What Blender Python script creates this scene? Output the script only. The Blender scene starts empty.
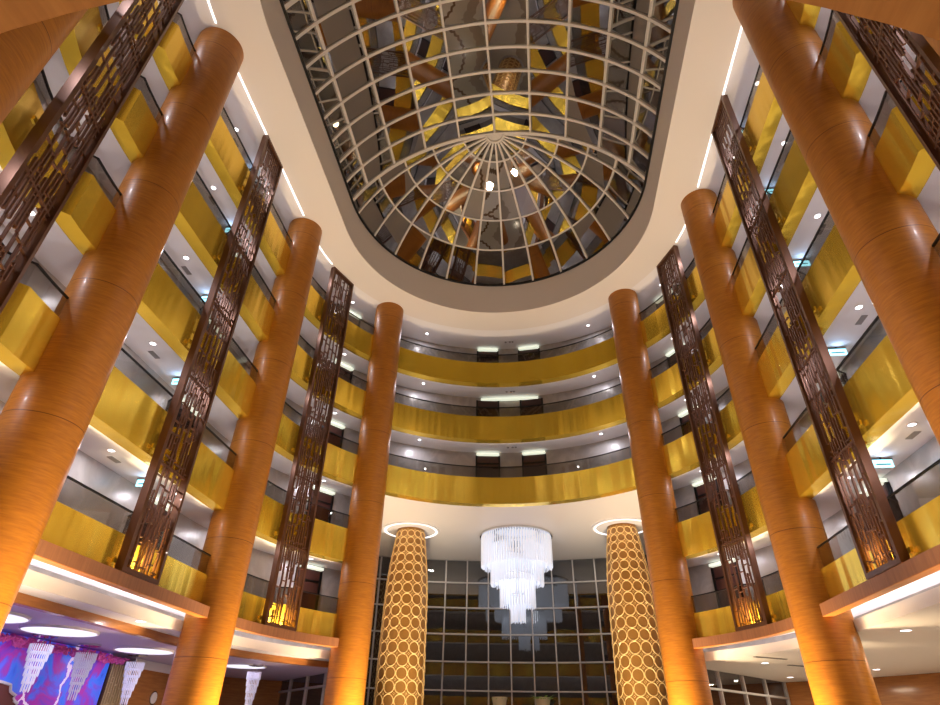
import bpy, bmesh, math, random
from mathutils import Vector, Matrix
random.seed(7)
PI = math.pi
S = bpy.context.scene
COL = S.collection
E = 1.6                                   # eye height; levels below were surveyed from the eye
def Z(z): return z + E
T = {k: Z(4.2 + 3.5 * (k - 1)) for k in range(1, 7)}          # top of each gold parapet
B = {k: T[k] - (1.384 if k > 1 else 0.91) for k in T}          # its lower edge
CEIL = B[6]
R0 = 9.2                                  # atrium: two half circles joined by straight sides
YF, YN = 19.05, 9.85
UQ = R0 * PI / 2
US = YF - YN
U3, U2, U1, U0 = 7.27, 14.57, 23.4, 30.76                      # columns along the curve
UEND = 2 * UQ + US
SCR = (10.97, 19.05, 26.8)                                     # screens along the curve

def pt(R, u, bulge=0.0):
    s = 1 if u >= 0 else -1
    a = abs(u)
    if a < UQ:
        t = a / R0
        return Vector((s * R * math.sin(t), YF + R * math.cos(t), 0))
    if a < UQ + US:
        return Vector((s * R, YF - (a - UQ), 0))
    t = (a - UQ - US) / R0
    return Vector((s * R * math.cos(t), YN - R * math.sin(t) + bulge * math.sin(t), 0))

def recess(u):
    a = abs(u)
    return max((0.42 if e > 1 else .3) * min(1, max(0, (e - abs(a - c)) / (0.3 if e > 1 else 0.2))) for c, e in zip(SCR, (.45, .45, 1.5)))

def recess_far(u):
    return recess(u) if abs(u) > 24.5 else 0.0

def urange(a, b, step=0.35, extra=()):
    n = max(2, int(abs(b - a) / step))
    us = [a + (b - a) * i / n for i in range(n + 1)]
    for c in SCR:
        e = 1.5 if c > 25 else .45
        for sg in (1, -1):
            for d in (-e, .2 - e, .3 - e, e - .3, e - .2, e):
                v = sg * (c + d)
                if min(a, b) < v < max(a, b): us.append(v)
    us = sorted(set(round(u, 4) for u in us))
    return us

# ------------------------------------------------------------------ mesh helpers
class MB:
    def __init__(self): self.v = []; self.f = []
    def quadstrip(self, rows, closed=True, caps=False):
        n = len(rows[0]); b = len(self.v)
        for r in rows: self.v += [tuple(p) for p in r]
        for i in range(len(rows) - 1):
            for j in range(n if closed else n - 1):
                k = (j + 1) % n
                self.f.append((b + i * n + j, b + i * n + k, b + (i + 1) * n + k, b + (i + 1) * n + j))
        if caps:
            self.f.append(tuple(b + j for j in reversed(range(n))))
            self.f.append(tuple(b + (len(rows) - 1) * n + j for j in range(n)))
    def box(self, M, sx, sy, sz):
        c = [M @ Vector((x * sx / 2, y * sy / 2, z * sz / 2)) for x in (-1, 1) for y in (-1, 1) for z in (-1, 1)]
        b = len(self.v); self.v += [tuple(p) for p in c]
        for q in ((0, 1, 3, 2), (4, 6, 7, 5), (0, 4, 5, 1), (2, 3, 7, 6), (0, 2, 6, 4), (1, 5, 7, 3)):
            self.f.append(tuple(b + i for i in q))
    def lathe(self, c, prof, n=48, caps=True, phase=0):
        rows = [[Vector((c[0] + r * math.cos(2 * PI * j / n + phase), c[1] + r * math.sin(2 * PI * j / n + phase), z)) for j in range(n)] for r, z in prof]
        self.quadstrip(rows, True, caps)
    def sweep(self, pts, ups, w, h):
        """rectangular bar along pts; ups = outward normals, bar hangs below them"""
        rows = []
        for i, p in enumerate(pts):
            a = pts[max(0, i - 1)]; c = pts[min(len(pts) - 1, i + 1)]
            t = (c - a).normalized(); u = ups[i].normalized(); s = t.cross(u).normalized()
            rows.append([p + s * w / 2, p + s * w / 2 - u * h, p - s * w / 2 - u * h, p - s * w / 2])
        self.quadstrip(rows, True, True)
    def tube(self, pts, r, n=6, closed=False):
        rows = []
        m = len(pts)
        for i, p in enumerate(pts):
            a = pts[(i - 1) % m] if closed else pts[max(0, i - 1)]
            c = pts[(i + 1) % m] if closed else pts[min(m - 1, i + 1)]
            t = (c - a).normalized()
            ref = Vector((0, 0, 1)) if abs(t.z) < .9 else Vector((1, 0, 0))
            s = t.cross(ref).normalized(); q = s.cross(t)
            rows.append([p + s * r * math.cos(2 * PI * j / n) + q * r * math.sin(2 * PI * j / n) for j in range(n)])
        if closed: rows.append(rows[0]); self.quadstrip(rows, True, False)
        else: self.quadstrip(rows, True, True)
    def profile(self, us, prof, rec=False, bulge=0.0):
        """closed profile of (offset outwards from R0, z) carried along the atrium curve"""
        rows = []
        for u in us:
            o = recess(u) if rec else 0
            rows.append([pt(R0 + dr + o, u, bulge) + Vector((0, 0, z)) for dr, z in prof])
        self.quadstrip(rows, True, True)
    def build(self, name, mat, parent=None, smooth=False, origin=None):
        me = bpy.data.meshes.new(name)
        me.from_pydata(self.v, [], self.f)
        bm = bmesh.new(); bm.from_mesh(me)
        bmesh.ops.recalc_face_normals(bm, faces=bm.faces[:])
        bm.to_mesh(me); bm.free()
        if smooth:
            for p in me.polygons: p.use_smooth = True
            try: me.set_sharp_from_angle(angle=math.radians(38))
            except Exception: pass
        me.materials.append(mat)
        o = bpy.data.objects.new(name, me); COL.objects.link(o)
        org = Vector(origin) if origin is not None else None
        if parent is not None:
            o.parent = parent
            w = Vector(parent.location); q = parent.parent
            while q is not None: w = w + q.location; q = q.parent
            me.transform(Matrix.Translation(-w))
        elif org is not None:
            me.transform(Matrix.Translation(-org)); o.location = org
        return o

def tag(o, label, cat, group=None, kind=None):
    o["label"] = label; o["category"] = cat
    if group: o["group"] = group
    if kind: o["kind"] = kind
    return o
def thing(name, loc, label, cat, group=None, kind=None):
    o = bpy.data.objects.new(name, None); COL.objects.link(o); o.location = loc
    o.empty_display_size = .3
    return tag(o, label, cat, group, kind)

# ------------------------------------------------------------------ materials
def new_mat(name):
    m = bpy.data.materials.new(name); m.use_nodes = True
    nt = m.node_tree; b = nt.nodes["Principled BSDF"]
    return m, nt, b
def N(nt, t, **k):
    n = nt.nodes.new(t)
    for a, v in k.items(): setattr(n, a, v)
    return n
def plain(name, col, rough=.5, metal=0.0, emit=None, es=0.0, coat=0.0):
    m, nt, b = new_mat(name)
    b.inputs["Base Color"].default_value = (*col, 1); b.inputs["Roughness"].default_value = rough
    b.inputs["Metallic"].default_value = metal; b.inputs["Coat Weight"].default_value = coat
    if emit: b.inputs["Emission Color"].default_value = (*emit, 1); b.inputs["Emission Strength"].default_value = es
    return m
def ramp(nt, stops):
    r = N(nt, "ShaderNodeValToRGB"); e = r.color_ramp.elements
    e[0].position, e[0].color = stops[0][0], (*stops[0][1], 1)
    e[1].position, e[1].color = stops[1][0], (*stops[1][1], 1)
    for p, c in stops[2:]:
        x = e.new(p); x.color = (*c, 1)
    return r
def noisy(nt, scale, sc=3.0, detail=4.0, rough=.55, coord="Object"):
    tc = N(nt, "ShaderNodeTexCoord"); mp = N(nt, "ShaderNodeMapping"); no = N(nt, "ShaderNodeTexNoise")
    mp.inputs["Scale"].default_value = scale
    no.inputs["Scale"].default_value = sc; no.inputs["Detail"].default_value = detail; no.inputs["Roughness"].default_value = rough
    nt.links.new(tc.outputs[coord], mp.inputs[0]); nt.links.new(mp.outputs[0], no.inputs["Vector"])
    return no
def wood(name, dark, light, scale, rough=.28, seams=0.0, coat=.35):
    m, nt, b = new_mat(name)
    no = noisy(nt, scale, 2.2, 6, .6); r = ramp(nt, [(.32, dark), (.68, light)])
    nt.links.new(no.outputs["Fac"], r.inputs[0])
    out = r.outputs[0]
    if seams:
        geo = N(nt, "ShaderNodeNewGeometry"); sp = N(nt, "ShaderNodeSeparateXYZ")
        nt.links.new(geo.outputs["Position"], sp.inputs[0])
        d = N(nt, "ShaderNodeMath", operation="DIVIDE"); d.inputs[1].default_value = seams
        fr = N(nt, "ShaderNodeMath", operation="FRACT"); lt = N(nt, "ShaderNodeMath", operation="LESS_THAN"); lt.inputs[1].default_value = .006
        nt.links.new(sp.outputs[2], d.inputs[0]); nt.links.new(d.outputs[0], fr.inputs[0]); nt.links.new(fr.outputs[0], lt.inputs[0])
        mx = N(nt, "ShaderNodeMix", data_type="RGBA"); mx.inputs[7].default_value = (dark[0] * .45, dark[1] * .4, dark[2] * .4, 1)
        nt.links.new(lt.outputs[0], mx.inputs[0]); nt.links.new(out, mx.inputs[6]); out = mx.outputs[2]
    nt.links.new(out, b.inputs["Base Color"])
    b.inputs["Roughness"].default_value = rough; b.inputs["Coat Weight"].default_value = coat; b.inputs["Coat Roughness"].default_value = .12
    b.inputs["Specular IOR Level"].default_value = .32
    return m
def gold_mat():
    m, nt, b = new_mat("brushed_gold")
    no = noisy(nt, (.9, .9, .05), 1.0, 2, .5)
    r = ramp(nt, [(.3, (.92, .62, .055)), (.7, (.97, .69, .08))])
    nt.links.new(no.outputs["Fac"], r.inputs[0]); nt.links.new(r.outputs[0], b.inputs["Base Color"])
    bu = N(nt, "ShaderNodeBump"); bu.inputs["Strength"].default_value = .3; bu.inputs["Distance"].default_value = .25
    nt.links.new(no.outputs["Fac"], bu.inputs["Height"]); nt.links.new(bu.outputs[0], b.inputs["Normal"])
    b.inputs["Metallic"].default_value = .80; b.inputs["Roughness"].default_value = .2
    return m
def glassy(name, tint, refl, rough=.01, ior=1.5):
    m, nt, b = new_mat(name); nt.nodes.remove(b)
    out = [n for n in nt.nodes if n.type == "OUTPUT_MATERIAL"][0]
    tr = N(nt, "ShaderNodeBsdfTransparent"); tr.inputs[0].default_value = (*tint, 1)
    gl = N(nt, "ShaderNodeBsdfGlossy"); gl.inputs[0].default_value = (1, .98, .95, 1); gl.inputs["Roughness"].default_value = rough
    lw = N(nt, "ShaderNodeLayerWeight"); pw = N(nt, "ShaderNodeMath", operation="POWER"); pw.inputs[1].default_value = 5
    nt.links.new(lw.outputs["Facing"], pw.inputs[0]); fr = N(nt, "ShaderNodeMath", operation="MULTIPLY_ADD"); fr.inputs[1].default_value = .9; fr.inputs[2].default_value = .035
    nt.links.new(pw.outputs[0], fr.inputs[0])
    ad = N(nt, "ShaderNodeMath", operation="ADD", use_clamp=True); ad.inputs[1].default_value = refl
    nt.links.new(fr.outputs[0], ad.inputs[0])
    mx = N(nt, "ShaderNodeMixShader")
    nt.links.new(ad.outputs[0], mx.inputs[0]); nt.links.new(tr.outputs[0], mx.inputs[1]); nt.links.new(gl.outputs[0], mx.inputs[2])
    nt.links.new(mx.outputs[0], out.inputs[0])
    return m
def marble_wall():
    m, nt, b = new_mat("grey_marble")
    tc = N(nt, "ShaderNodeTexCoord"); wv = N(nt, "ShaderNodeTexNoise"); wv.inputs["Scale"].default_value = 1.2; wv.inputs["Detail"].default_value = 6; wv.inputs["Distortion"].default_value = 1.5
    nt.links.new(tc.outputs["Object"], wv.inputs["Vector"])
    r = ramp(nt, [(.35, (.40, .38, .375)), (.52, (.44, .42, .415)), (.62, (.49, .47, .46))])
    nt.links.new(wv.outputs["Fac"], r.inputs[0]); nt.links.new(r.outputs[0], b.inputs["Base Color"]); b.inputs["Roughness"].default_value = .3
    return m
def floor_mat():
    m, nt, b = new_mat("patterned_marble_floor")
    tc = N(nt, "ShaderNodeTexCoord"); sp = N(nt, "ShaderNodeSeparateXYZ"); nt.links.new(tc.outputs["Object"], sp.inputs[0])
    def mth(op, a, c=None):
        n = N(nt, "ShaderNodeMath", operation=op)
        for i, x in enumerate((a, c)):
            if x is None: continue
            if isinstance(x, (int, float)): n.inputs[i].default_value = x
            else: nt.links.new(x, n.inputs[i])
        return n.outputs[0]
    x, y = sp.outputs[0], sp.outputs[1]
    yy = mth("SUBTRACT", mth("PINGPONG", mth("ADD", y, 3.0), 6.0), 3.0)
    r = mth("SQRT", mth("ADD", mth("MULTIPLY", x, x), mth("MULTIPLY", yy, yy)))
    ang = mth("ARCTAN2", yy, x)
    wob = mth("MULTIPLY", mth("ABSOLUTE", mth("SINE", mth("MULTIPLY", ang, 18.0))), .14)
    f = mth("DIVIDE", mth("ADD", r, wob), 9.0)
    rp = ramp(nt, [(0, (.64, .60, .50)), (.14, (.64, .60, .50)), (.15, (.2, .13, .07)), (.2, (.70, .67, .58)), (.33, (.70, .67, .58)), (.34, (.22, .14, .08)), (.37, (.60, .56, .46)), (.5, (.42, .36, .28)), (.6, (.66, .63, .56)), (1, (.60, .57, .51))])
    rp.color_ramp.interpolation = "CONSTANT"
    nt.links.new(f, rp.inputs[0]); nt.links.new(rp.outputs[0], b.inputs["Base Color"]); b.inputs["Roughness"].default_value = .18
    return m
def mural_mat():
    m, nt, b = new_mat("painted_mural")
    tc = N(nt, "ShaderNodeTexCoord")
    v1 = N(nt, "ShaderNodeTexNoise"); v1.inputs["Scale"].default_value = .8; v1.inputs["Detail"].default_value = 5; v1.inputs["Distortion"].default_value = 1.1
    nt.links.new(tc.outputs["Object"], v1.inputs["Vector"])
    r = ramp(nt, [(.30, (.02, .05, .45)), (.42, (.04, .16, .8)), (.5, (.16, .06, .55)), (.56, (.36, .02, .32)), (.64, (.14, .04, .45)), (.74, (.03, .06, .5))])
    nt.links.new(v1.outputs["Fac"], r.inputs[0])
    vo = N(nt, "ShaderNodeTexVoronoi", feature="DISTANCE_TO_EDGE"); vo.inputs["Scale"].default_value = .7
    n2 = N(nt, "ShaderNodeTexNoise"); n2.inputs["Scale"].default_value = 2.5; n2.inputs["Detail"].default_value = 5
    nt.links.new(tc.outputs["Object"], n2.inputs["Vector"])
    mv = N(nt, "ShaderNodeMix", data_type="RGBA"); mv.inputs[0].default_value = .35
    nt.links.new(tc.outputs["Object"], mv.inputs[6]); nt.links.new(n2.outputs["Color"], mv.inputs[7]); nt.links.new(mv.outputs[2], vo.inputs["Vector"])
    lt = N(nt, "ShaderNodeMath", operation="LESS_THAN"); lt.inputs[1].default_value = .018
    nt.links.new(vo.outputs["Distance"], lt.inputs[0])
    mx = N(nt, "ShaderNodeMix", data_type="RGBA"); mx.inputs[7].default_value = (.75, .6, .85, 1)
    nt.links.new(lt.outputs[0], mx.inputs[0]); nt.links.new(r.outputs[0], mx.inputs[6])
    nt.links.new(mx.outputs[2], b.inputs["Base Color"]); nt.links.new(mx.outputs[2], b.inputs["Emission Color"])
    b.inputs["Emission Strength"].default_value = MURAL_GLOW; b.inputs["Roughness"].default_value = .4
    return m
MURAL_GLOW = .45
M = {}
M["wood"] = wood("orange_veneer", (.33, .115, .012), (.47, .18, .017), (1.1, 1.1, 12.0), .42, 3.5, .06)
M["wood_v"] = wood("upright_veneer", (.23, .095, .045), (.31, .135, .062), (5, 5, .35), .4, 0, .1)
M["wood_soffit"] = wood("floor_lit_soffit", (.44, .16, .035), (.56, .22, .05), (5, .4, 5), .4, 0, .1)  # veneer colour brightened to stand for strong light from the floor
M["wood_wall"] = wood("wall_veneer", (.33, .12, .03), (.46, .19, .05), (.6, .6, 6.0), .35)
M["gold"] = gold_mat()
M["bronze"] = plain("dark_bronze", (.12, .05, .025), .32, .55, coat=.2)
M["bronze_bar"] = plain("bronze_bars", (.125, .052, .028), .35, .45)
M["white"] = plain("white_plaster", (.80, .78, .80), .6)
M["cream"] = plain("cream_plaster", (.75, .70, .67), .5)
M["beige"] = plain("beige_plaster", (.76, .69, .63), .6)
M["marble"] = marble_wall()
M["glass"] = glassy("smoked_glass", (.66, .645, .62), .015)
M["sky_glass"] = glassy("skylight_glass", (.25, .25, .25), .34, .0)
M["win_glass"] = glassy("window_glass", (.5, .5, .52), .10, .0)
M["rail"] = plain("dark_rail", (.03, .03, .032), .3, .8)
M["rib"] = plain("painted_steel", (.60, .55, .51), .4)
M["mull"] = plain("grey_mullion", (.50, .47, .46), .4, .2)
M["door"] = plain("dark_door", (.06, .022, .018), .3)
M["led"] = plain("led_white", (1, 1, 1), .5, emit=(1, .95, .97), es=5.0)
M["led_slot"] = plain("led_slot", (1, 1, 1), .5, emit=(1, .93, .9), es=1.6)
M["cove"] = plain("cove_strip", (1, 1, 1), .5, emit=(1, .93, .96), es=7.0)
M["lintel"] = plain("lintel_strip", (1, 1, 1), .5, emit=(.86, .95, .74), es=.75)
M["disc"] = plain("lit_disc", (1, 1, 1), .5, emit=(.82, .84, 1), es=.95)
M["crystal"] = plain("crystal", (.85, .88, .95), .15, emit=(.80, .86, 1), es=.30)
M["crystal_dim"] = plain("pendant_crystal", (.80, .80, .92), .2, emit=(.78, .78, 1), es=.10)
M["chrome"] = plain("chrome", (.7, .7, .7), .12, 1.0)
M["sign"] = plain("sign_face", (.4, .8, .9), .4, emit=(.35, .85, 1), es=2.2)
M["signmark"] = plain("sign_mark", (.03, .25, .25), .5)
M["vent"] = plain("vent_grey", (.30, .28, .28), .6)
M["lat_dark"] = plain("tower_brown", (.33, .15, .03), .35, .2)
M["lat_ring"] = plain("tower_rings", (.90, .62, .25), .35, .1, emit=(1, .62, .22), es=.06)  # faint glow put into the rings so they look lit
M["floor"] = floor_mat()
M["mural"] = mural_mat()
M["purple"] = plain("lilac_lit_plaster", (.50, .42, .60), .5)  # purple light falling on the ceiling is put into the plaster colour
M["flower"] = plain("pink_petals", (.75, .12, .42), .6)
M["leaf"] = plain("leaf_green", (.22, .38, .05), .5)
M["pot"] = plain("cream_stone", (.75, .66, .45), .4)
M["maroon"] = plain("maroon_board", (.16, .04, .035), .5)
M["slat"] = plain("brass_slats", (.80, .60, .30), .35, .3)

LV = {1: "lowest", 2: "second lowest", 3: "middle", 4: "second highest", 5: "topmost"}
SIDE = {-1: "left", 1: "right"}

# ------------------------------------------------------------------ columns
UC = {3: U3, 2: U2, 1: U1, 0: U0}
CNAME = {3: "rear", 2: "middle", 1: "front", 0: "nearest"}
colpos = {}
for k, u in UC.items():
    for s in (-1, 1):
        if k == 0 and s == 1: pass
        p = pt(9.17, s * u); 
        if k == 0: p = Vector((s * 6.65, 3.7, 0))
        colpos[(k, s)] = p
        mb = MB(); mb.lathe(p, [(.775, 0), (.775, 8), (.775, 16), (.775, CEIL)], 64)
        o = mb.build("wooden_column", M["wood"], smooth=True, origin=p)
        lab = {3: "slim-looking orange wood-veneer column at the %s end of the curved rear balconies",
               2: "round orange wood-veneer column second from the rear on the %s side",
               1: "thick round orange wood-veneer column on the %s, third from the rear",
               0: "nearest round wood-veneer column in the upper %s corner, cut by the frame"}[k] % SIDE[s]
        tag(o, lab, "column", "round wood-veneer columns")

# ------------------------------------------------------------------ gold parapets with glass
bays = [("far", -U3, U3)]
for s in (-1, 1):
    bays += [("a", s * U3, s * U2), ("b", s * U2, s * U1), ("c", s * U1, s * U0)]
BAYTXT = {"a": "between the middle and rear columns", "b": "between the front and middle columns", "c": "between the nearest and front columns"}
for bay, ua, ub in bays:
    s = 1 if ub > 0 else -1
    for k in range(1, 6):
        if bay == "far" and k < 3: continue
        e_ = .04 if ub > ua else -.04
        us = urange(ua + e_, ub - e_)
        mid = pt(R0, 0 if bay == "far" else (ua + ub) / 2)
        if bay == "far": txt = {3: "lowest of the three long curved gold balcony fronts on the rear wall", 4: "middle one of the three long curved gold balcony fronts on the rear wall", 5: "top one of the three long curved gold balcony fronts on the rear wall"}[k]
        else: txt = "%s gold balcony front on the %s side, %s" % (LV[k], SIDE[s], BAYTXT[bay])
        root = thing("balcony_parapet", (mid.x, mid.y, B[k]), txt, "balcony", "gold balcony fronts")
        lo, hi = B[k], T[k]
        mb = MB(); mb.profile(us, [(0, lo), (0, hi), (.09, hi), (.09, lo + .05), (.07, lo)], True)
        mb.build("gold_fascia", M["gold"], root)
        if k > 1:
            mb = MB(); rows = []
            for u in us:
                o, o2 = recess(u), recess_far(u)
                rows.append([pt(R0 + d, u) + Vector((0, 0, z)) for d, z in ((.07 + o, lo + .002), (.09 + o, lo + .05), (.45 + o2, lo + .05), (.45 + o2, lo + .002))])
            mb.quadstrip(rows, True, True)
            mb.build("gold_soffit", M["gold"], root)
        mb = MB(); mb.profile(us, [(.10, hi - .1), (.10, hi + .60), (.118, hi + .60), (.118, hi - .1)], True)
        gl = mb.build("glass_balustrade", M["glass"], root)
        mb = MB(); mb.profile(us, [(.085, hi + .595), (.085, hi + .635), (.135, hi + .635), (.135, hi + .595)], True)
        mb.build("handrail", M["rail"], gl)

# ------------------------------------------------------------------ gallery slabs (white ceilings below)
WALL_R = 1.75
full = urange(-UEND, UEND)
for k in range(2, 6):
    for s in ((-1, 1) if k == 2 else (0,)):
        us = full if k > 2 else [u for u in urange(s * 6.9, s * UEND)]
        mb = MB(); rows = []
        for u in us:
            o = recess_far(u)
            rows.append([pt(R0 + .44 + o, u) + Vector((0, 0, B[k] + .02)), pt(R0 + WALL_R + .05, u) + Vector((0, 0, B[k] + .02)), pt(R0 + WALL_R + .05, u) + Vector((0, 0, B[k] + .4)), pt(R0 + .44 + o, u) + Vector((0, 0, B[k] + .4))])
        mb.quadstrip(rows, True, True)
        lab = "white gallery ceiling under the %s gold balcony" % LV[k] + ("" if k > 2 else " on the " + SIDE[s])
        tag(mb.build("ceiling", M["white"]), lab, "ceiling", kind="structure")
# top ceiling: cream ring around the skylight opening and the white ring outside the light slot
def hole(R, u):                                # the skylight opening shares the centres
    return pt(R, u)
mb = MB(); rows = []
for u in full: rows.append([pt(7.2, u) + Vector((0, 0, CEIL)), pt(8.93, u) + Vector((0, 0, CEIL)), pt(8.93, u) + Vector((0, 0, CEIL + .12)), pt(7.32, u) + Vector((0, 0, CEIL + .12))])
mb.quadstrip(rows, True, False)
tag(mb.build("ceiling", M["cream"], smooth=True), "cream plaster ring of ceiling around the skylight opening", "ceiling", kind="structure")
mb = MB(); rows = []
for u in full: rows.append([pt(8.93, u) + Vector((0, 0, CEIL + .01)), pt(R0 + WALL_R + .05, u) + Vector((0, 0, CEIL + .01)), pt(R0 + WALL_R + .05, u) + Vector((0, 0, CEIL + .3)), pt(8.93, u) + Vector((0, 0, CEIL + .3))])
mb.quadstrip(rows, True, False)
tag(mb.build("ceiling", M["white"]), "white top ceiling over the highest gallery, outside the light slot", "ceiling", kind="structure")
mb = MB(); rows = []
for u in full: rows.append([pt(7.2, u) + Vector((0, 0, CEIL)), pt(7.22, u) + Vector((0, 0, Z(22.35))), pt(7.5, u) + Vector((0, 0, Z(22.35))), pt(7.32, u) + Vector((0, 0, CEIL + .1))])
mb.quadstrip(rows, True, False)
tag(mb.build("trim_1", M["beige"], smooth=True), "beige upstand wall around the skylight opening", "trim", kind="structure")
for s in (-1, 1):
    root = thing("light_slot", (s * 8.96, 14, CEIL), "thin white line of light in the ceiling beside the skylight, %s side" % SIDE[s], "light")
    for ua, ub in ((12.0, U2 - .9), (U2 + .9, U1 - .9), (U1 + .9, U0 - 1.2)):
        us = urange(s * ua, s * ub); mb = MB(); rows = []
        for u in us: rows.append([pt(r, u) + Vector((0, 0, z)) for r, z in ((8.91, CEIL - .02), (8.97, CEIL - .02), (8.97, CEIL - .002), (8.91, CEIL - .002))])
        mb.quadstrip(rows, True, True); mb.build("light_strip", M["led_slot"], root)

# ------------------------------------------------------------------ gallery walls
def wall(name, ua, ub, z0, z1, R, mat, label, th=.12):
    us = urange(ua, ub); mb = MB(); rows = []
    for u in us: rows.append([pt(R, u) + Vector((0, 0, z0)), pt(R + th, u) + Vector((0, 0, z0)), pt(R + th, u) + Vector((0, 0, z1)), pt(R, u) + Vector((0, 0, z1))])
    mb.quadstrip(rows, True, True)
    return tag(mb.build(name, mat), label, "wall", kind="structure")
RW = R0 + WALL_R
wall("wall_left", -6.9, -30.76, Z(2.75), CEIL + .02, RW, M["marble"], "grey stone wall along the left-hand galleries")
wall("wall_right", 6.9, 30.76, Z(2.75), CEIL + .02, RW, M["marble"], "grey stone wall along the right-hand galleries")
wall("wall_back", -6.9, 6.9, B[3] + .03, CEIL + .02, RW, M["marble"], "grey stone wall behind the rear curved galleries")
# near end of the atrium, behind and above the viewer: one structure
wf = thing("wall_front", (0, YN - RW, Z(2.75)), "near end wall of the atrium above the viewer with its gold balconies", "wall", kind="structure")
un = [u for u in urange(U0, UEND)]
for s in (-1, 1):
    us = [s * u for u in un]
    mb = MB(); mb.quadstrip([[pt(RW, u) + Vector((0, 0, Z(2.75))), pt(RW + .12, u) + Vector((0, 0, Z(2.75))), pt(RW + .12, u) + Vector((0, 0, CEIL)), pt(RW, u) + Vector((0, 0, CEIL))] for u in us], True, True)
    mb.build("stone_panel", M["marble"], wf)
    for k in range(1, 6):
        mb = MB(); mb.profile(us, [(0, B[k]), (0, T[k]), (.09, T[k]), (.09, B[k])])
        mb.build("gold_fascia", M["gold"], wf)

# ------------------------------------------------------------------ doors with lit lintels
def place(u, R, z):
    p = pt(R, u); a = pt(R, u + .01) - pt(R, u - .01)
    t = a.normalized(); n = Vector((-t.y, t.x, 0))
    c = Vector((0, (YF + YN) / 2, 0))
    cc = Vector((0, min(max(p.y, YN), YF), 0))
    if n.dot(cc - p) < 0: n = -n; t = -t
    return Matrix(((t.x, n.x, 0, p.x), (t.y, n.y, 0, p.y), (0, 0, 1, z), (0, 0, 0, 1)))
dn = 0
doors = []
for k in (3, 4, 5):
    for s in (-1, 1): doors.append((k, s * 1.08, 1.15, "far", s))
for k in range(1, 6):
    for s in (-1, 1):
        doors.append((k, s * 8.6, 1.1, "a", s)); doors.append((k, s * 16.4, 1.1, "b", s)); doors.append((k, s * 21.6, 1.1, "c", s))
for k, u, w, zone, s in doors:
    dn += 1
    fl = B[k] + .4; cz = B[k + 1] + .02
    h = cz - fl - .22
    Mx = place(u, RW, fl)
    where = {"far": "%s of the two dark doorways on the %s rear gallery" % (SIDE[s], LV[k]),
             "a": "dark door with lit lintel on the %s %s gallery beside the rear column" % (LV[k], SIDE[s]),
             "b": "dark door with lit lintel on the %s %s gallery by the middle column" % (LV[k], SIDE[s]),
             "c": "dark door on the %s %s gallery nearer the front column" % (LV[k], SIDE[s])}[zone]
    root = thing("door_%d" % dn, Mx.translation, where, "door", "gallery doors", kind="structure")
    mb = MB(); mb.box(Mx @ Matrix.Translation((0, .02, h / 2)), w, .08, h); mb.build("door_leaf", M["door"], root)
    mb = MB()
    for x in (-1, 1): mb.box(Mx @ Matrix.Translation((x * (w / 2 + .05), .04, h / 2)), .1, .14, h)
    mb.box(Mx @ Matrix.Translation((0, .04, h - .45)), w, .12, .07)
    mb.build("door_frame", M["rail"], root)
    if zone != "c":
        ww = w + (.9 if zone == "far" and k == 4 else .1)
        off = (-s * .35 if False else 0)
        Ml = Mx
        if zone == "far" and k == 4:
            if s > 0: continue
            Ml = place(.001, RW, fl); ww = 3.35
        mb = MB(); mb.box(Ml @ Matrix.Translation((0, .12, h + .08)), ww, .22, .1); mb.build("lintel_light", M["lintel"], root)

# ------------------------------------------------------------------ downlights, vents and signs in the gallery ceilings
def disc_light(p, label, grp, r=.085, power=0, color=(.94, .90, 1)):
    mb = MB(); mb.lathe(p, [(r, p[2] - .012), (r, p[2] + .01)], 20)
    root = tag(mb.build("downlight", M["led"], origin=p), label, "light", grp)
    mb = MB(); mb.lathe(p, [(r + .03, p[2] - .016), (r + .03, p[2] + .01), (r, p[2] + .01), (r, p[2] - .016), (r + .03, p[2] - .016)], 20, False)
    c = mb.build("trim_ring", M["white"], root)
    if power:
        add_area(p + Vector((0, 0, -.05)), power, r * 1.6, color, (0, 0, -1))
def add_area(p, power, size, color, d, spread=None):
    l = bpy.data.lights.new("lamp", "AREA"); l.shape = "DISK"; l.size = size; l.energy = power; l.color = color
    if spread: l.spread = math.radians(spread)
    o = bpy.data.objects.new("lamp", l); COL.objects.link(o); o.location = p
    o.rotation_euler = Vector(d).to_track_quat("-Z", "Y").to_euler()
    o.visible_glossy = True
    return o
DL = 29
for k in range(2, 7):
    cz = B[k] + (.02 if k < 6 else .01)
    lab = "over the %s gallery" % LV[k - 1]
    sp = [("far", s, s * 4.55) for s in (-1, 1)] if k > 3 else []
    for s in (-1, 1):
        sp += [("beside the rear column", s, s * 9.1), ("behind the middle column", s, s * 12.9), ("before the middle column", s, s * 16.9),
               ("by the second screen", s, s * 20.1 + s * .1), ("by the front column", s, s * 22.4), ("at the nearest screen", s, s * 25.3), ("past the nearest screen", s, s * 29)]
    for zone, s, u in sp:
        p = pt(R0 + .88 + (0 if k > 2 else 0), u) + Vector((0, 0, cz))
        if zone == "far": t = "%s of the two small round downlights over the %s rear gallery" % (SIDE[s], LV[k - 1])
        else: t = "small round downlight over the %s %s gallery, %s" % (LV[k - 1], SIDE[s], zone)
        disc_light(p, t, "gallery downlights", power=DL)
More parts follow.
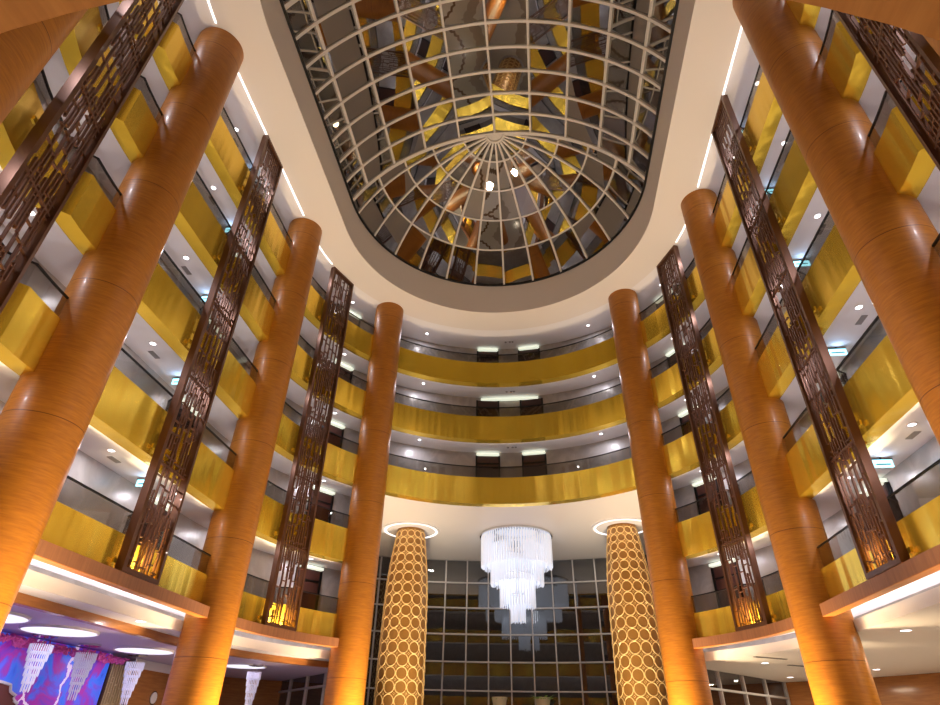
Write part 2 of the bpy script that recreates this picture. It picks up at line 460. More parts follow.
for k in range(2, 7):
    cz = B[k] + (.02 if k < 6 else .01)
    for s in (-1, 1):
        Mx = place(s * 18.25, R0 + 1.05, cz - .17)
        Mx = Matrix.Translation(Mx.translation)
        root = thing("exit_sign", Mx.translation, "glowing blue-white exit sign hanging over the %s %s gallery" % (LV[k - 1], SIDE[s]), "sign", "hanging gallery signs")
        mb = MB(); mb.box(Mx, .5, .05, .2); mb.build("lit_panel", M["sign"], root)
        mb = MB(); mb.box(Mx @ Matrix.Translation((0, 0, .115)), .54, .07, .03); mb.box(Mx @ Matrix.Translation((0, 0, .15)), .04, .04, .05); mb.build("mounting_bar", M["rail"], root)
        mb = MB(); mb.box(Mx @ Matrix.Translation((0, -.028, -.03)), .36, .006, .035); mb.build("dark_marking", M["signmark"], root)
        add_area(Mx.translation + Vector((0, -.1, .0)), 1.2, .3, (.4, .6, 1), (0, -1, .3))
        for du, nm in ((19.6, "nearer"), (11.9, "farther")):
            p = pt(R0 + 1.15, s * du) + Vector((0, 0, cz))
            Mv = place(s * du, R0 + 1.2, cz)
            mb = MB(); mb.box(Mv @ Matrix.Translation((0, 0, -.008)), .42, .16, .02)
            for j in range(4): mb.box(Mv @ Matrix.Translation((0, -.055 + j * .036, -.02)), .38, .012, .01)
            tag(mb.build("ceiling_vent", M["vent"], origin=Mv.translation), "%s small grey air vent in the ceiling over the %s %s gallery" % (nm, LV[k - 1], SIDE[s]), "vent", "gallery ceiling vents")
for k in (4, 5, 6):
    cz = B[k] + .015
    for x in (-.12, .14, .3):
        p = Vector((x, YF + R0 + 1.0, cz))
        mb = MB(); mb.lathe(p, [(.06, cz - .03), (.07, cz)], 14)
        tag(mb.build("smoke_detector", M["vent"], origin=p), "small grey ceiling detector in the cluster above the %s rear gallery" % LV[k - 1], "detector", "detectors over the %s rear gallery" % LV[k - 1])

# ------------------------------------------------------------------ lattice screens
SB, ST = Z(3.29), CEIL - .02
def screen(u, s, label, seed):
    rnd = random.Random(seed)
    W, H = 1.62, ST - SB
    Mx = place(s * u, R0 - .22, SB)
    root = thing("lattice_screen", Mx.translation, label, "screen", "tall bronze lattice screens")
    fw, fd = .10, .22
    for x in (-1, 1):
        mb = MB(); mb.box(Mx @ Matrix.Translation((x * (W / 2 - fw / 2), 0, H / 2)), fw, fd, H); mb.build("stile", M["bronze"], root)
    for z in (.06, H - .05):
        mb = MB(); mb.box(Mx @ Matrix.Translation((0, 0, z)), W - 2 * fw, fd, .12 if z < 1 else .10); mb.build("rail", M["bronze"], root)
    iw = W - 2 * fw
    z = .12; npan = 6; ph = (H - .22) / npan
    nb = 11
    for p in range(npan):
        mb = MB()
        z0, z1 = z + p * ph, z + (p + 1) * ph
        w0 = z0 + rnd.uniform(.1, ph - 1.3); w1 = w0 + rnd.uniform(.9, 1.3)   # a more open stretch of each panel
        px = iw / nb
        if p: mb.box(Mx @ Matrix.Translation((0, 0, z0)), iw, .07, .055)
        for i in range(nb + 1):
            x = -iw / 2 + i * px
            # each upright is broken into runs that shift sideways a little
            zz = z0
            while zz < z1:
                L = rnd.choice((.7, 1.2, 1.8, 2.6, 2.9))
                if zz < w1 and zz + L > w0: L = min(L, .45)
                e = min(z1, zz + L)
                if rnd.random() < ((.25 if i % 2 else 1.0) if w0 - .2 < zz < w1 else .92) and 0 < i < nb:
                    xx = x + rnd.choice((-.12, 0, 0, .12)) * px
                    w = .042 if rnd.random() < .8 else .062
                    mb.box(Mx @ Matrix.Translation((xx, 0, (zz + e) / 2)), w, .06, e - zz)
                zz = e
            zz = z0 + rnd.uniform(.05, .3)
            while zz < z1 - .05:
                n = 2 if w0 < zz < w1 else rnd.choice((1, 1, 1, 1, 2))
                if n == 2 and i % 2: n = 1 if not w0 < zz < w1 else 0
                if n == 0: zz += rnd.uniform(.35, 1.15); continue
                if i + n <= nb:
                    mb.box(Mx @ Matrix.Translation((x + n * px / 2, 0, zz)), n * px, .055, .034)
                zz += rnd.uniform(.35, 1.15)
        mb.build("lattice_panel", M["bronze_bar"], root)
    # brackets back to the balconies
    for k in range(1, 6):
        for x in (-.85, .85):
            mb = MB(); mb.box(Mx @ Matrix.Translation((x, -.14, B[k] + .24 - SB)), .12, .05, .12); mb.build("wall_bracket", M["gold"], root)
    # warm strip lamp at the foot, behind the lattice
    dv = Mx.to_3x3() @ Vector((0, -.8, .6)); add_area(Mx @ Vector((0, -.14, .10)), FOOT, .3, (1, .8, .45), dv)
FOOT = 170
for s in (-1, 1):
    screen(SCR[0], s, "tall dark bronze lattice screen on the %s, between the middle and rear columns" % SIDE[s], 11 + s)
    screen(SCR[1], s, "tall dark bronze lattice screen on the %s, between the front and middle columns" % SIDE[s], 21 + s)
    screen(SCR[2], s, "nearest lattice screen, running into the upper %s corner" % SIDE[s], 31 + s)

# ------------------------------------------------------------------ first-floor wood fascia, soffit, cove and lobby ceilings
FB, FT = Z(2.97), Z(3.285)
segs = {}
for s in (-1, 1):
    us = urange(s * (U3 - .2), s * UEND); uw = urange(s * 6.48, s * UEND)
    root = thing("trim_%d" % (2 if s < 0 else 3), (s * 9, 14, FB), "wood-faced edge beam under the %s balconies with lit cove" % SIDE[s], "beam", kind="structure")
    mb = MB(); mb.profile(us, [(-.30, FB), (-.30, FT), (1.4, FT), (1.4, FT - .02), (-.27, FT - .02), (-.27, FB)], False, .22); mb.build("wood_fascia", M["wood_v"], root, smooth=False)
    # recess above the lip
    mb = MB(); mb.profile(us, [(-.03, FB + .02), (-.03, Z(3.22)), (1.3, Z(3.22)), (1.3, Z(3.255)), (-.06, Z(3.255)), (-.06, FB + .02)], False, .22); mb.build("cove_recess", M["white"], root)
    mb = MB(); mb.profile(us, [(-.301, FB - .004), (-.301, FB + .012), (-.03, FB + .012), (-.03, FB - .004)], False, .22); mb.build("wood_soffit", M["wood_soffit"], root)
    mb = MB(); mb.profile(us, [(.56, Z(2.62)), (.56, Z(2.92)), (.62, Z(2.92)), (.62, Z(2.62))]); mb.build("cove_lip", M["beige"], root)
    ul = [u for u in us if abs(u) < U0]
    mb = MB(); mb.profile(ul, [(.66, Z(2.86)), (.66, Z(2.89)), (.80, Z(2.89)), (.80, Z(2.86))]); mb.build("cove_light", M["cove"], root)
    if s > 0:
        mb = MB(); mb.profile(uw, [(.625, Z(2.62)), (10.95, Z(2.62)), (10.95, Z(2.70)), (.625, Z(2.70))])
        tag(mb.build("ceiling", M["cream"]), "cream lobby ceiling with downlights on the right under the balconies", "ceiling", kind="structure")
    else:
        mb = MB(); mb.profile(uw, [(.625, Z(2.62)), (1.315, Z(2.62)), (1.315, Z(2.70)), (.625, Z(2.70))])
        tag(mb.build("ceiling", M["white"]), "white strip of lobby ceiling on the left below the lit cove", "ceiling", kind="structure")
        mb = MB(); mb.profile(uw, [(1.32, Z(2.40)), (1.32, Z(2.70)), (1.55, Z(2.70)), (1.55, Z(2.40))])
        tag(mb.build("trim_4", M["wood_wall"], smooth=True), "polished wood band edging the lilac-lit ceiling on the left", "trim", kind="structure")
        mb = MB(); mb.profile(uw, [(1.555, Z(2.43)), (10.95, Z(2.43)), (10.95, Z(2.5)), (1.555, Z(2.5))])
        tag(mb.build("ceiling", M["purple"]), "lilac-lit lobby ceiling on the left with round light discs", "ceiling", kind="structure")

# far lobby ceiling and glass wall
GR, GC = 25.0, 14.25
GW = 9.6
def gpt(x, z): return Vector((x, GC + math.sqrt(GR * GR - x * x), z))
mb = MB(); rows = []
n = 48
for i in range(n + 1):
    u = -8.0 + 16.0 * i / n; x = -GW + 2 * GW * i / n
    a = pt(R0 + .40, u); b = gpt(x, 0)
    rows.append([a + Vector((0, 0, B[3] + .015)), b + Vector((0, .3, B[3] + .015)), b + Vector((0, .3, B[3] + .3)), a + Vector((0, 0, B[3] + .3))])
mb.quadstrip(rows, True, True)
tag(mb.build("ceiling", M["cream"]), "cream high lobby ceiling behind the rear balconies, holding the chandelier", "ceiling", kind="structure")
win = thing("window_1", (0, GC + GR, 0), "tall curved dark glass wall with pale grid of mullions at the rear", "window", kind="structure")
xs = [-.66 + 1.36 * i for i in range(-7, 8)]
zs = [B[3]] + [Z(8.44 - 1.5 * i) for i in range(0, 6)] + [.0]
mb = MB()
allx = [-GW] + [x for x in xs if abs(x) < GW - .3] + [GW]
for i in range(len(allx) - 1):
    for j in range(len(zs) - 1):
        a, b = allx[i], allx[i + 1]
        rows = [gpt(a, zs[j]), gpt(b, zs[j]), gpt(b, zs[j + 1]), gpt(a, zs[j + 1])]
        q = len(mb.v); mb.v += [tuple(p + Vector((0, .1, 0))) for p in rows]; mb.f.append((q, q + 1, q + 2, q + 3))
mb.build("glazing", M["win_glass"], win)
for x in allx:
    p = gpt(x, 0); mb = MB(); mb.box(Matrix.Translation((p.x, p.y + .06, B[3] / 2)), .075, .16, B[3]); mb.build("mullion", M["mull"], win)
for z in zs[1:-1]:
    mb = MB(); pts = [gpt(-GW + 2 * GW * i / 40, z) for i in range(41)]
    mb.sweep(pts, [Vector((0, 0, 1))] * 41, .14, .075); mb.build("transom", M["mull"], win)
for s in (-1, 1):
    a = pt(RW, s * 6.6); b = gpt(s * GW, 0)
    mb = MB(); z0, z1 = Z(2.62), B[3] + .02
    d = Vector((s * .1, 0, 0))
    mb.quadstrip([[a + Vector((0, 0, z0)), a + d + Vector((0, 0, z0)), a + d + Vector((0, 0, z1)), a + Vector((0, 0, z1))], [b + Vector((0, 0, z0)), b + d + Vector((0, 0, z0)), b + d + Vector((0, 0, z1)), b + Vector((0, 0, z1))]], True, True)
    tag(mb.build("wall_%s_rear" % SIDE[s], M["beige"]), "plain side wall of the high rear lobby, %s" % SIDE[s], "wall", kind="structure")
    # end wall of the wing between balcony and gallery wall
    a, b = pt(R0 + .5, s * 6.9), pt(RW, s * 6.9)
    mb = MB(); t = Vector((-s * .05, .08, 0))
    mb.quadstrip([[p + Vector((0, 0, Z(3.3))), p + t + Vector((0, 0, Z(3.3))), p + t + Vector((0, 0, B[3])), p + Vector((0, 0, B[3]))] for p in (a, b)], True, True)
    tag(mb.build("wall_%s_end" % SIDE[s], M["white"]), "short end wall of the lower galleries on the %s" % SIDE[s], "wall", kind="structure")
    # radial window under the wing
    th = 40.5 / 180 * PI
    w = thing("window_%d" % (2 if s < 0 else 3), (s * 10.5, 31.4, 0), "low dark window with mullions under the %s wing" % SIDE[s], "window", kind="structure")
    def rp(r, z): return Vector((s * r * math.sin(th), YF + r * math.cos(th), z))
    mb = MB(); q = [rp(9.7, 0), rp(20.1, 0), rp(20.1, Z(2.62)), rp(9.7, Z(2.62))]; mb.v += [tuple(p) for p in q]; mb.f.append((0, 1, 2, 3)); mb.build("glazing", M["win_glass"], w)
    tx = Vector((s * math.sin(th), math.cos(th), 0))
    for i in range(5):
        p = rp(10.95 + 2.25 * i, Z(2.62) / 2)
        R_ = Matrix(((tx.x, -tx.y, 0, p.x), (tx.y, tx.x, 0, p.y), (0, 0, 1, p.z), (0, 0, 0, 1)))
        mb = MB(); mb.box(R_, .08, .16, Z(2.62)); mb.build("mullion", M["mull"], w)
    for z in (Z(1.92), Z(.4)):
        p = rp(14.9, z); R_ = Matrix(((tx.x, -tx.y, 0, p.x), (tx.y, tx.x, 0, p.y), (0, 0, 1, z), (0, 0, 0, 1)))
        mb = MB(); mb.box(R_, 10.2, .14, .08); mb.build("transom", M["mull"], w)

# lobby outer walls, floor
us = urange(6.48, UEND)
mb = MB(); mb.profile(us, [(10.9, 0), (10.9, Z(2.61)), (11.1, Z(2.61)), (11.1, 0)])
tag(mb.build("wall_right_lobby", M["wood_wall"], smooth=True), "orange wood-panelled lobby wall under the right-hand ceiling", "wall", kind="structure")
us = urange(-6.48, -UEND)
mb = MB(); mb.profile(us, [(10.0, 0), (10.0, Z(2.42)), (10.2, Z(2.42)), (10.2, 0)])
tag(mb.build("wall_left_lobby", M["wood_wall"], smooth=True), "red-brown wood-panelled lobby wall behind the left columns", "wall", kind="structure")
mb = MB(); mb.box(Matrix.Translation((0, 15, -.1)), 44, 56, .2)
tag(mb.build("floor", M["floor"]), "patterned cream and brown marble lobby floor", "floor", kind="structure")

# ------------------------------------------------------------------ skylight
sky = thing("window_4", (0, (YF + YN) / 2, Z(22.35)), "oval ribbed glass skylight dome with radiating end over the atrium", "skylight", kind="structure")
A_, H_, Z0 = 7.2, 4.4, Z(22.35)
RC = (A_ * A_ + H_ * H_) / (2 * H_)              # circular arc
TM = math.asin(A_ / RC)
def prof(t): return RC * math.sin(TM * (1 - t)), H_ - RC + RC * math.cos(TM * (1 - t))
def nrm(t): return (math.sin(TM * (1 - t)), math.cos(TM * (1 - t)))
TS = [0, .144, .358, .572, .786, 1]              # rim .. crown
TD = [0, .234, .426, .617, .81, 1]               # hoops of the rounded ends
def vault(x_sign, t, y):
    r, h = prof(t); return Vector((x_sign * r, y, Z0 + h))
mb = MB()
NY = 8
ys = [YN + US * i / NY for i in range(NY + 1)]
def pane(a, b, c, d):
    g = (a + b + c + d) / 4; nn = (b - a).cross(d - a).normalized()
    if nn.z < 0: nn = -nn
    q = len(mb.v); mb.v += [tuple(p + nn * .01) for p in (a, b, c, d)]; mb.f.append((q, q + 1, q + 2, q + 3))
for i in range(NY):
    for s in (-1, 1):
        for j in range(5):
            pane(vault(s, TS[j], ys[i]), vault(s, TS[j], ys[i + 1]), vault(s, TS[j + 1], ys[i + 1]), vault(s, TS[j + 1], ys[i]))
MA = [0] + [math.radians(90 + 180 / 13 * i) for i in range(-6, 7)] + [PI]
HUB_T = .945
def dome(end, a, t):
    r, h = prof(t)
    return Vector((r * math.cos(a), (YF + r * math.sin(a)) if end > 0 else (YN - r * math.sin(a)), Z0 + h))
for end in (1, -1):
    for m, m1 in zip(MA, MA[1:]):
        for j in range(5):
            t2 = TD[j + 1] if j < 4 else HUB_T
            pane(dome(end, m, TD[j]), dome(end, m1, TD[j]), dome(end, m1, t2), dome(end, m, t2))
mb.build("glazing", M["sky_glass"], sky)
fine = [i / 24 for i in range(25)]
for y in ys:
    pts = [vault(1, t, y) for t in fine] + [vault(-1, t, y) for t in reversed(fine[:-1])]
    ups = [Vector((nrm(t)[0], 0, nrm(t)[1])) for t in fine] + [Vector((-nrm(t)[0], 0, nrm(t)[1])) for t in reversed(fine[:-1])]
    mb = MB(); mb.sweep(pts, ups, .12 if y not in (ys[0], ys[-1]) else .18, .11); mb.build("arch_rib", M["rib"], sky)
for s in (-1, 1):
    for j in range(1, 6):
        if j == 5 and s < 0: continue
        t = TS[j]; mb = MB(); mb.sweep([vault(s, t, YN), vault(s, t, (YN + YF) / 2), vault(s, t, YF)], [Vector((s * nrm(t)[0], 0, nrm(t)[1]))] * 3, .09, .09); mb.build("purlin", M["rib"], sky)
for end in (1, -1):
    for a in MA[1:-1]:
        m = a; mb = MB()
        tt = [HUB_T * i / 20 for i in range(21)]
        mb.sweep([dome(end, m, t) for t in tt], [Vector((nrm(t)[0] * math.cos(a), end * nrm(t)[0] * math.sin(a), nrm(t)[1])) for t in tt], .10, .11); mb.build("meridian_rib", M["rib"], sky)
    for j in range(1, 5):
        t = TD[j]; mm = [PI * i / 52 for i in range(53)]
        mb = MB(); mb.sweep([dome(end, m, t) for m in mm], [Vector((nrm(t)[0] * math.cos(m), end * nrm(t)[0] * math.sin(m), nrm(t)[1])) for m in mm], .075, .08); mb.build("hoop", M["rib"], sky)
    yc = YF if end > 0 else YN
    r, h = prof(HUB_T)
    mb = MB(); rows = []
    for i in range(25):
        q = PI * i / 24
        rows.append([Vector((k * math.cos(q), yc + end * k * math.sin(q), z)) for k, z in ((.02, Z0 + H_ - .02), (r + .04, Z0 + h + .01), (r + .04, Z0 + h - .16), (r - .08, Z0 + h - .16), (r - .08, Z0 + h - .06), (.02, Z0 + H_ - .10))])
    mb.quadstrip(rows, True, True); mb.build("hub", M["rib"], sky, smooth=True)
mb = MB(); rows = []
for u in full: rows.append([pt(r, u) + Vector((0, 0, z)) for r, z in ((7.10, Z0 - .06), (7.36, Z0 - .06), (7.36, Z0 + .16), (7.16, Z0 + .16))])
mb.quadstrip(rows, True, False); mb.build("edge_ring", M["rail"], sky)

# ------------------------------------------------------------------ patterned tower columns
def tower(s):
    c = Vector((s * 5.85, 32.35, 0))
    P = [(1.10, 0), (1.15, Z(-.5)), (1.19, Z(1.55)), (1.18, Z(3.0)), (1.16, Z(4.2)), (1.13, Z(6.1)), (1.08, Z(7.1)), (1.0, Z(7.95)), (.90, Z(8.8)), (.75, B[3])]
    root = thing("patterned_column", c, "bullet-shaped brown column covered in gold rings, %s of the chandelier" % SIDE[s], "column", "gold-ringed columns")
    def rad(z):
        for (r1, z1), (r2, z2) in zip(P, P[1:]):
            if z1 <= z <= z2: return r1 + (r2 - r1) * (z - z1) / (z2 - z1)
        return P[-1][0]
    mb = MB(); mb.lathe(c, [(rad(z), z) for z in [B[3] * i / 40 for i in range(41)]], 64); mb.build("shaft", M["lat_dark"], root, smooth=True)
    mb = MB(); n = 13
    z = .3
    while z < B[3] - .1:
        R = rad(z); hz = PI * R / n
        rr = hz * .95
        if z + rr > B[3]: break
        for j in range(n):
            a0 = 2 * PI * (j + .25) / n
            pts = []
            for q in range(18):
                t = 2 * PI * q / 18; zz = z + rr * math.sin(t); Rz = rad(min(zz, B[3] - .01)) + .008
                a = a0 + (PI / n) * .95 * math.cos(t)
                pts.append(Vector((c.x + Rz * math.cos(a), c.y + Rz * math.sin(a), zz)))
            mb.tube(pts, .024, 4, True)
            a1 = a0 + PI / n; zz = z + hz
            if zz < B[3] - .15:
                Rz = rad(zz) + .006; e = .055
                pts = [Vector((c.x + Rz * math.cos(a1 + dx / Rz), c.y + Rz * math.sin(a1 + dx / Rz), zz + dz)) for dx, dz in ((e, 0), (0, e), (-e, 0), (0, -e))]
                mb.tube(pts, .012, 4, True)
        z += 2 * hz
    o = mb.build("ring_pattern", M["lat_ring"], root, smooth=False)
    mb = MB(); mb.lathe(c, [(.78, B[3] + .01), (1.62, B[3] + .01), (1.62, B[3] - .05), (1.50, B[3] - .05), (1.50, B[3] - .02), (.78, B[3] - .02)], 56, False); mb.build("ceiling_collar", M["white"], root, smooth=False)
    mb = MB(); mb.lathe(c, [(1.50, B[3] - .045), (1.50, B[3] - .02), (1.40, B[3] - .02), (1.40, B[3] - .045), (1.5, B[3] - .045)], 56, False); mb.build("light_ring", M["led_slot"], root)
    mb = MB(); mb.lathe(c, [(1.3, 0), (1.3, .15), (1.15, .2)], 48, False); mb.build("plinth", M["marble"], root)
    add_area(c + Vector((-s * 2.0, -4.2, .15)), 110, .5, (1, .86, .62), (s * .3, .5, 1), 70)
for s in (-1, 1): tower(s)

# ------------------------------------------------------------------ chandelier
cc = Vector((0.03, 33.7, B[3]))
ch = thing("chandelier", cc, "large tiered crystal chandelier hanging in the centre before the glass wall", "chandelier")
mb = MB(); mb.lathe(cc, [(2.08, B[3] + .01), (2.08, B[3] - .10), (1.98, B[3] - .12), (.01, B[3] - .12)], 64, False); mb.build("ceiling_plate", M["chrome"], ch, smooth=True)
rnd = random.Random(3)
for R, zb, zt in ((1.98, Z(8.02), B[3] - .12), (1.45, Z(7.10), B[3] - .6), (.95, Z(5.96), Z(7.6)), (.38, Z(5.20), Z(6.6))):
    mb = MB()
    for rr in (R, R * .86):
        n = int(2 * PI * rr / .15)
        for j in range(n):
            a = 2 * PI * j / n + (rr < R) * .03
            p = Vector((cc.x + rr * math.cos(a), cc.y + rr * math.sin(a), 0)); e = rnd.uniform(-.05, .05)
            z1, z0 = zt + rnd.uniform(-.0, .05) - .02, zb + e + (0.0 if rr == R else .08)
            mb.lathe(p, [(.03, z1), (.034, (z0 + z1) / 2), (.03, z0 + .05), (.004, z0)], 5, True)
    mb.build("crystal_tier", M["crystal"], ch)
    if zt < B[3] - .2:
        mb = MB(); mb.lathe(cc, [(R + .03, zt), (R + .03, zt + .05), (R * .84, zt + .05), (R * .84, zt), (R + .03, zt)], 48, False); mb.build("tier_ring", M["chrome"], ch)
mb = MB(); mb.lathe(cc, [(.05, B[3] - .1), (.05, Z(6.4))], 12); mb.build("stem", M["chrome"], ch)
l = bpy.data.lights.new("chandelier_bulb", "POINT"); l.energy = 45; l.color = (.85, .9, 1); l.shadow_soft_size = .5
o = bpy.data.objects.new("chandelier_bulb", l); COL.objects.link(o); o.location = (cc.x, cc.y, Z(7.4))

# ------------------------------------------------------------------ left lobby: mural, garland, discs, crystal drops, slatted screen
MX = -14.3
mroot = thing("mural_panel", (MX, 15.5, 0), "blue, purple and magenta backlit abstract mural on the lower left", "mural")
mb = MB(); mb.box(Matrix.Translation((MX, 14.5, Z(2.38) / 2)), .12, 14.9, Z(2.38)); mb.build("painted_face", M["mural"], mroot)
def blob(cy, cz, ry, rz, seed):
    r = random.Random(seed); n = 40
    pts = []
    for i in range(n):
        a = 2 * PI * i / n; k = 1 + r.uniform(-.13, .13)
        pts.append((cy + ry * k * math.cos(a), cz + rz * k * math.sin(a)))
    mb = MB(); mb.quadstrip([[Vector((MX + .06, y, z)) for y, z in pts], [Vector((MX + .085, y, z)) for y, z in pts]], True, True); mb.build("dark_shape", M["maroon"], mroot)
    mb = MB(); mb.tube([Vector((MX + .09, y, z)) for y, z in pts], .045, 5, True); mb.build("white_outline", M["white"], mroot)
blob(17.0, Z(.75), 1.25, .42, 4); blob(14.1, Z(1.0), .6, .4, 8); blob(20.0, Z(.35), .8, .3, 9)
mb = MB(); r = random.Random(5)
for i in range(420):
    p = Vector((MX + .26 + r.uniform(-.05, .05), r.uniform(9, 22.6), Z(2.20) + r.uniform(-.1, .09)))
    q = Matrix.Translation(p) @ Matrix.Rotation(r.uniform(0, 6), 4, Vector((r.uniform(-1, 1), r.uniform(-1, 1), r.uniform(-1, 1))).normalized())
    mb.box(q, r.uniform(.08, .18), r.uniform(.08, .16), .04)
tag(mb.build("flower_garland", M["flower"]), "strip of pink blossom along the top of the mural", "garland", kind="stuff")
for i, (x, y, rad_, t) in enumerate(((-12.45, 16.8, .95, "largest round white light disc in the lilac-lit ceiling, nearest the viewer"), (-12.5, 21.1, .92, "second round light disc in the lilac-lit ceiling, just left of the middle column"), (-11.1, 26.0, .85, "farthest round light disc in the left lobby, seen between middle and rear columns"), (-12.75, 14.2, 1.1, "round light disc in the lilac-lit ceiling cut by the left frame edge"))):
    p = Vector((x, y, Z(2.43)))
    root = thing("ceiling_light", p, t, "light", "round lobby light discs")
    mb = MB(); mb.lathe(p, [(rad_, p.z + .01), (rad_, p.z - .05), (.01, p.z - .05)], 48, False); mb.build("diffuser", M["disc"], root)
    mb = MB(); mb.lathe(p, [(rad_ + .05, p.z + .01), (rad_ + .05, p.z - .06), (rad_, p.z - .06), (rad_, p.z + .01)], 48, False); mb.build("rim", M["white"], root); add_area(p + Vector((0, 0, -.08)), 34, 1.4, (.80, .74, 1), (0, 0, -1))
def drop(p, R, L, label):
    root = thing("crystal_pendant", p, label, "pendant", "tapered crystal pendants")
    mb = MB(); mb.lathe(p, [(R + .04, p.z), (R + .04, p.z - .06), (.01, p.z - .06)], 24, False); mb.build("ceiling_rose", M["chrome"], root)
    mb = MB(); mb.lathe(p, [(.012, p.z - .05), (.012, p.z - .4)], 8); mb.build("stem", M["chrome"], root)
    for k in range(6):
        rr = R * (1 - .13 * k); z1 = p.z - .27 - (L - .27) * .155 * k; z0 = p.z - .27 - (L - .27) * (.2 + .16 * k)
        mb = MB(); n = max(8, int(2 * PI * rr / .06))
        for j in range(n):
            a = 2 * PI * j / n; q = Vector((p.x + rr * math.cos(a), p.y + rr * math.sin(a), 0)); mb.lathe(q, [(.018, z1), (.018, z0 + .04), (.003, z0)], 4, True)
        mb.build("crystal_tier", M["crystal_dim"], root)
drop(Vector((-13.6, 17.7, Z(2.43))), .30, 1.5, "leftmost tapered crystal pendant hanging before the mural")
drop(Vector((-13.6, 19.75, Z(2.43))), .30, 1.6, "central tapered crystal pendant hanging before the mural")
drop(Vector((-13.55, 22.4, Z(2.43))), .30, 1.6, "crystal pendant hanging in front of the brass slatted screen")
drop(Vector((-10.45, 25.7, Z(2.43))), .26, 1.7, "small tiered crystal pendant under the farthest light disc")
sr = thing("slatted_screen", (-14.3, 22.8, 0), "upright brass slatted screen at the right end of the mural", "screen")
mb = MB()
for i in range(9): mb.box(Matrix.Translation((-14.3, 22.24 + i * .14, Z(2.1) / 2)), .06, .045, Z(2.1))
mb.build("slats", M["slat"], sr)
mb = MB(); rr = random.Random(6)
for i in range(40): mb.box(Matrix.Translation((-14.3, 22.24 + rr.randrange(8) * .14 + .07, rr.uniform(.2, Z(2.05)))), .05, .1, .03)
mb.build("cross_bars", M["slat"], sr)
mb = MB()
for y in (22.12, 23.48): mb.box(Matrix.Translation((-14.3, y, Z(2.15) / 2)), .1, .1, Z(2.15))
mb.box(Matrix.Translation((-14.3, 22.8, Z(2.2))), .1, 1.46, .1)
mb.build("frame", M["bronze"], sr)
mb = MB(); mb.box(Matrix.Translation((-14.45, 25.6, Z(2.1) / 2)), .2, 4.0, Z(2.1))
tag(mb.build("wall_left_panel", M["wood_wall"]), "orange wood wall panel right of the brass slatted screen", "wall", kind="structure")
mb = MB(); mb.box(Matrix.Translation((-14.45, 25.6, Z(2.26))), .2, 4.0, .31)
tag(mb.build("trim_5", M["cream"]), "pale strip above the wood panel right of the slatted screen", "trim", kind="structure")
p = Vector((-14.34, 25.4, Z(1.2))); root = thing("wall_plate", p, "round pale plate mounted on the wood wall panel at lower left", "plate")
for rr_, x0, nm, mt in ((.24, 0, "rim", "chrome"), (.20, .02, "pale_face", "beige")):
    mb = MB(); mb.quadstrip([[Vector((p.x + x0 + d, p.y + rr_ * math.cos(2 * PI * j / 32), p.z + rr_ * math.sin(2 * PI * j / 32))) for j in range(32)] for d in (0, .03)], True, True); mb.build(nm, M[mt], root)
# ------------------------------------------------------------------ right and left lobby downlights and slots
for i, (x, y, t) in enumerate(((9.6, 25.95, "lobby downlight right of the rear right column"), (12.4, 31.6, "farthest lobby downlight, near the low right window"), (10.85, 18.1, "bright lobby downlight just right of the middle right column"), (14.5, 28.0, "lobby downlight close to the right wood wall"))):
    disc_light(Vector((x, y, Z(2.62))), t, "right lobby downlights", .13, 30, (1, .88, .7))
disc_light(Vector((-9.92, 16.55, Z(2.62))), "lobby downlight in the white strip left of the middle left column", "left lobby downlights", .13, 20, (1, .93, .95))
for x, y, t in ((9.3, 24.3, "thin grey air slot beside the rear right column"), (11.3, 26.9, "thin grey air slot farther out in the right lobby ceiling"), (12.6, 18.6, "air slot near the right edge of the lobby ceiling")):
    mb = MB(); Mv = Matrix.Translation((x, y, Z(2.62) - .015)) @ Matrix.Rotation(.5, 4, "Z"); mb.box(Mv, 1.5, .12, .02)
    for j in range(2): mb.box(Mv @ Matrix.Translation((0, -.03 + .06 * j, -.012)), 1.45, .015, .012)
    tag(mb.build("air_slot", M["vent"], origin=Mv.translation), t, "vent", "lobby air slots")
# ------------------------------------------------------------------ planters before the glass wall
for x, t, lf in ((-1.25, "cream stone planter before the glass wall, left of centre", False), (1.13, "cream stone planter with green leaves before the glass wall, right of centre", True)):
    p = Vector((x, 37.2, 0)); root = thing("tall_planter", p, t, "planter", "tall cream planters")
    top = Z(2.0)
    mb = MB(); mb.lathe(p, [(.36, 0), (.38, .2), (.33, .4), (.36, top - .3), (.42, top - .06), (.42, top), (.34, top), (.34, top - .2), (.01, top - .2)], 28, False); mb.build("stone_body", M["pot"], root, smooth=True)
    mb = MB(); r = random.Random(int(x * 10))
    for i in range(46 if lf else 16):
        a = r.uniform(0, 6.28); L = r.uniform(.3, .8 if lf else .35); d = Vector((math.cos(a), math.sin(a), r.uniform(.15, .6))).normalized(); sd = Vector((-math.sin(a), math.cos(a), 0)) * .06
        b0 = Vector((p.x + .2 * math.cos(a), p.y + .2 * math.sin(a), top - .2)); m_ = b0 + d * L * .55 + Vector((0, 0, .12)); e = b0 + d * L
        q = len(mb.v); mb.v += [tuple(b0), tuple(m_ + sd), tuple(e), tuple(m_ - sd)]; mb.f.append((q, q + 1, q + 2, q + 3))
    mb.build("leaves", M["leaf"], root)

# ------------------------------------------------------------------ light
W = bpy.data.worlds.new("night"); S.world = W; W.use_nodes = True
W.node_tree.nodes["Background"].inputs[0].default_value = (.02, .02, .022, 1); W.node_tree.nodes["Background"].inputs[1].default_value = .25
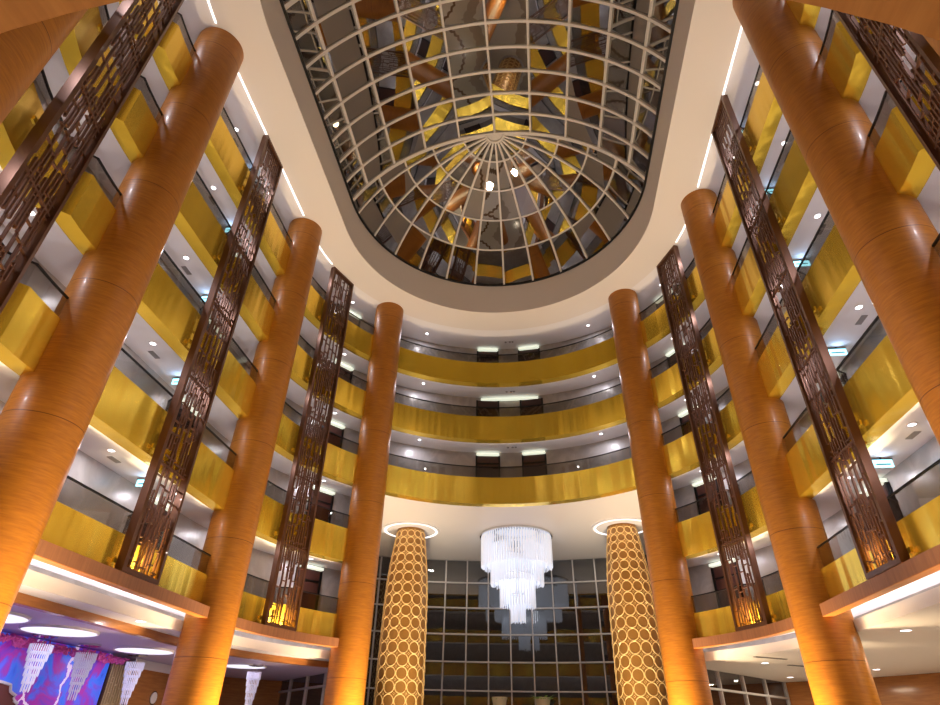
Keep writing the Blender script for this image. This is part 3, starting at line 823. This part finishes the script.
# unseen upward lamps added to warm the columns and fill the atrium
UP_FILL = 330
for k in (3, 2, 1):
    for s in (-1, 1):
        p = colpos[(k, s)]; c = Vector((0, min(max(p.y, YN), YF), 0)); d = (c - p); d.z = 0; d.normalize()
        add_area(Vector((p.x, p.y, .06)) + d * 2.0, UP_FILL, .7, (1, .74, .42), (-d.x * .3, -d.y * .3, 1), 84)
for x, y in ((0, 12), (0, 18), (0, 24), (0, 6)):
    add_area((x, y, .08), 260, .8, (1, .95, .97), (0, 0, 1), 160)
# added lamps with no fixture, to brighten the lobby ceilings and walls
for x, y in ((12, 10), (12.5, 16), (13.5, 21), (13, 26), (12, 30), (-11, 23.6), (0, -3), (-6, -2), (6, -2)):
    add_area((x, y, Z(2.36)), 110 if x > 10 else 60, .5, (1, .84, .62), (0, 0, -1))
for x in (-5, 0, 5): add_area((x, 36.0, B[3] - .05), 45, .4, (1, .9, .8), (0, 0, -1))

# ------------------------------------------------------------------ camera
f_px, pitch, roll, yaw = 579.6, .5893, .0190, math.atan2(.81, 6.81)
ex = (math.cos(yaw), -math.sin(yaw)); ey = (math.sin(yaw), math.cos(yaw))
def tob(w): return Vector((w[0] * ex[0] + w[1] * ex[1], w[0] * ey[0] + w[1] * ey[1], w[2]))
cp, sp_ = math.cos(pitch), math.sin(pitch)
fv = Vector((0, cp, sp_)); uv = Vector((0, -sp_, cp)); rv = Vector((1, 0, 0))
cr, sr_ = math.cos(roll), math.sin(roll)
r2 = rv * cr + uv * sr_; u2 = uv * cr - rv * sr_
r2, u2, fv = tob(r2), tob(u2), tob(fv)
cam = bpy.data.cameras.new("camera"); co = bpy.data.objects.new("camera", cam); COL.objects.link(co)
co.matrix_world = Matrix(((r2.x, u2.x, -fv.x, 1.17), (r2.y, u2.y, -fv.y, 0), (r2.z, u2.z, -fv.z, E), (0, 0, 0, 1)))
cam.sensor_width = 36; cam.lens = 36 * f_px / 940; cam.clip_start = .05; cam.clip_end = 300
S.camera = co
vs = S.view_settings; vs.view_transform = "Standard"; vs.look = "None"; vs.gamma = 1; vs.exposure = 0.1
S.cycles.max_bounces = 8; S.cycles.diffuse_bounces = 4; S.cycles.glossy_bounces = 4; S.cycles.transparent_max_bounces = 12
S.cycles.sample_clamp_indirect = 6
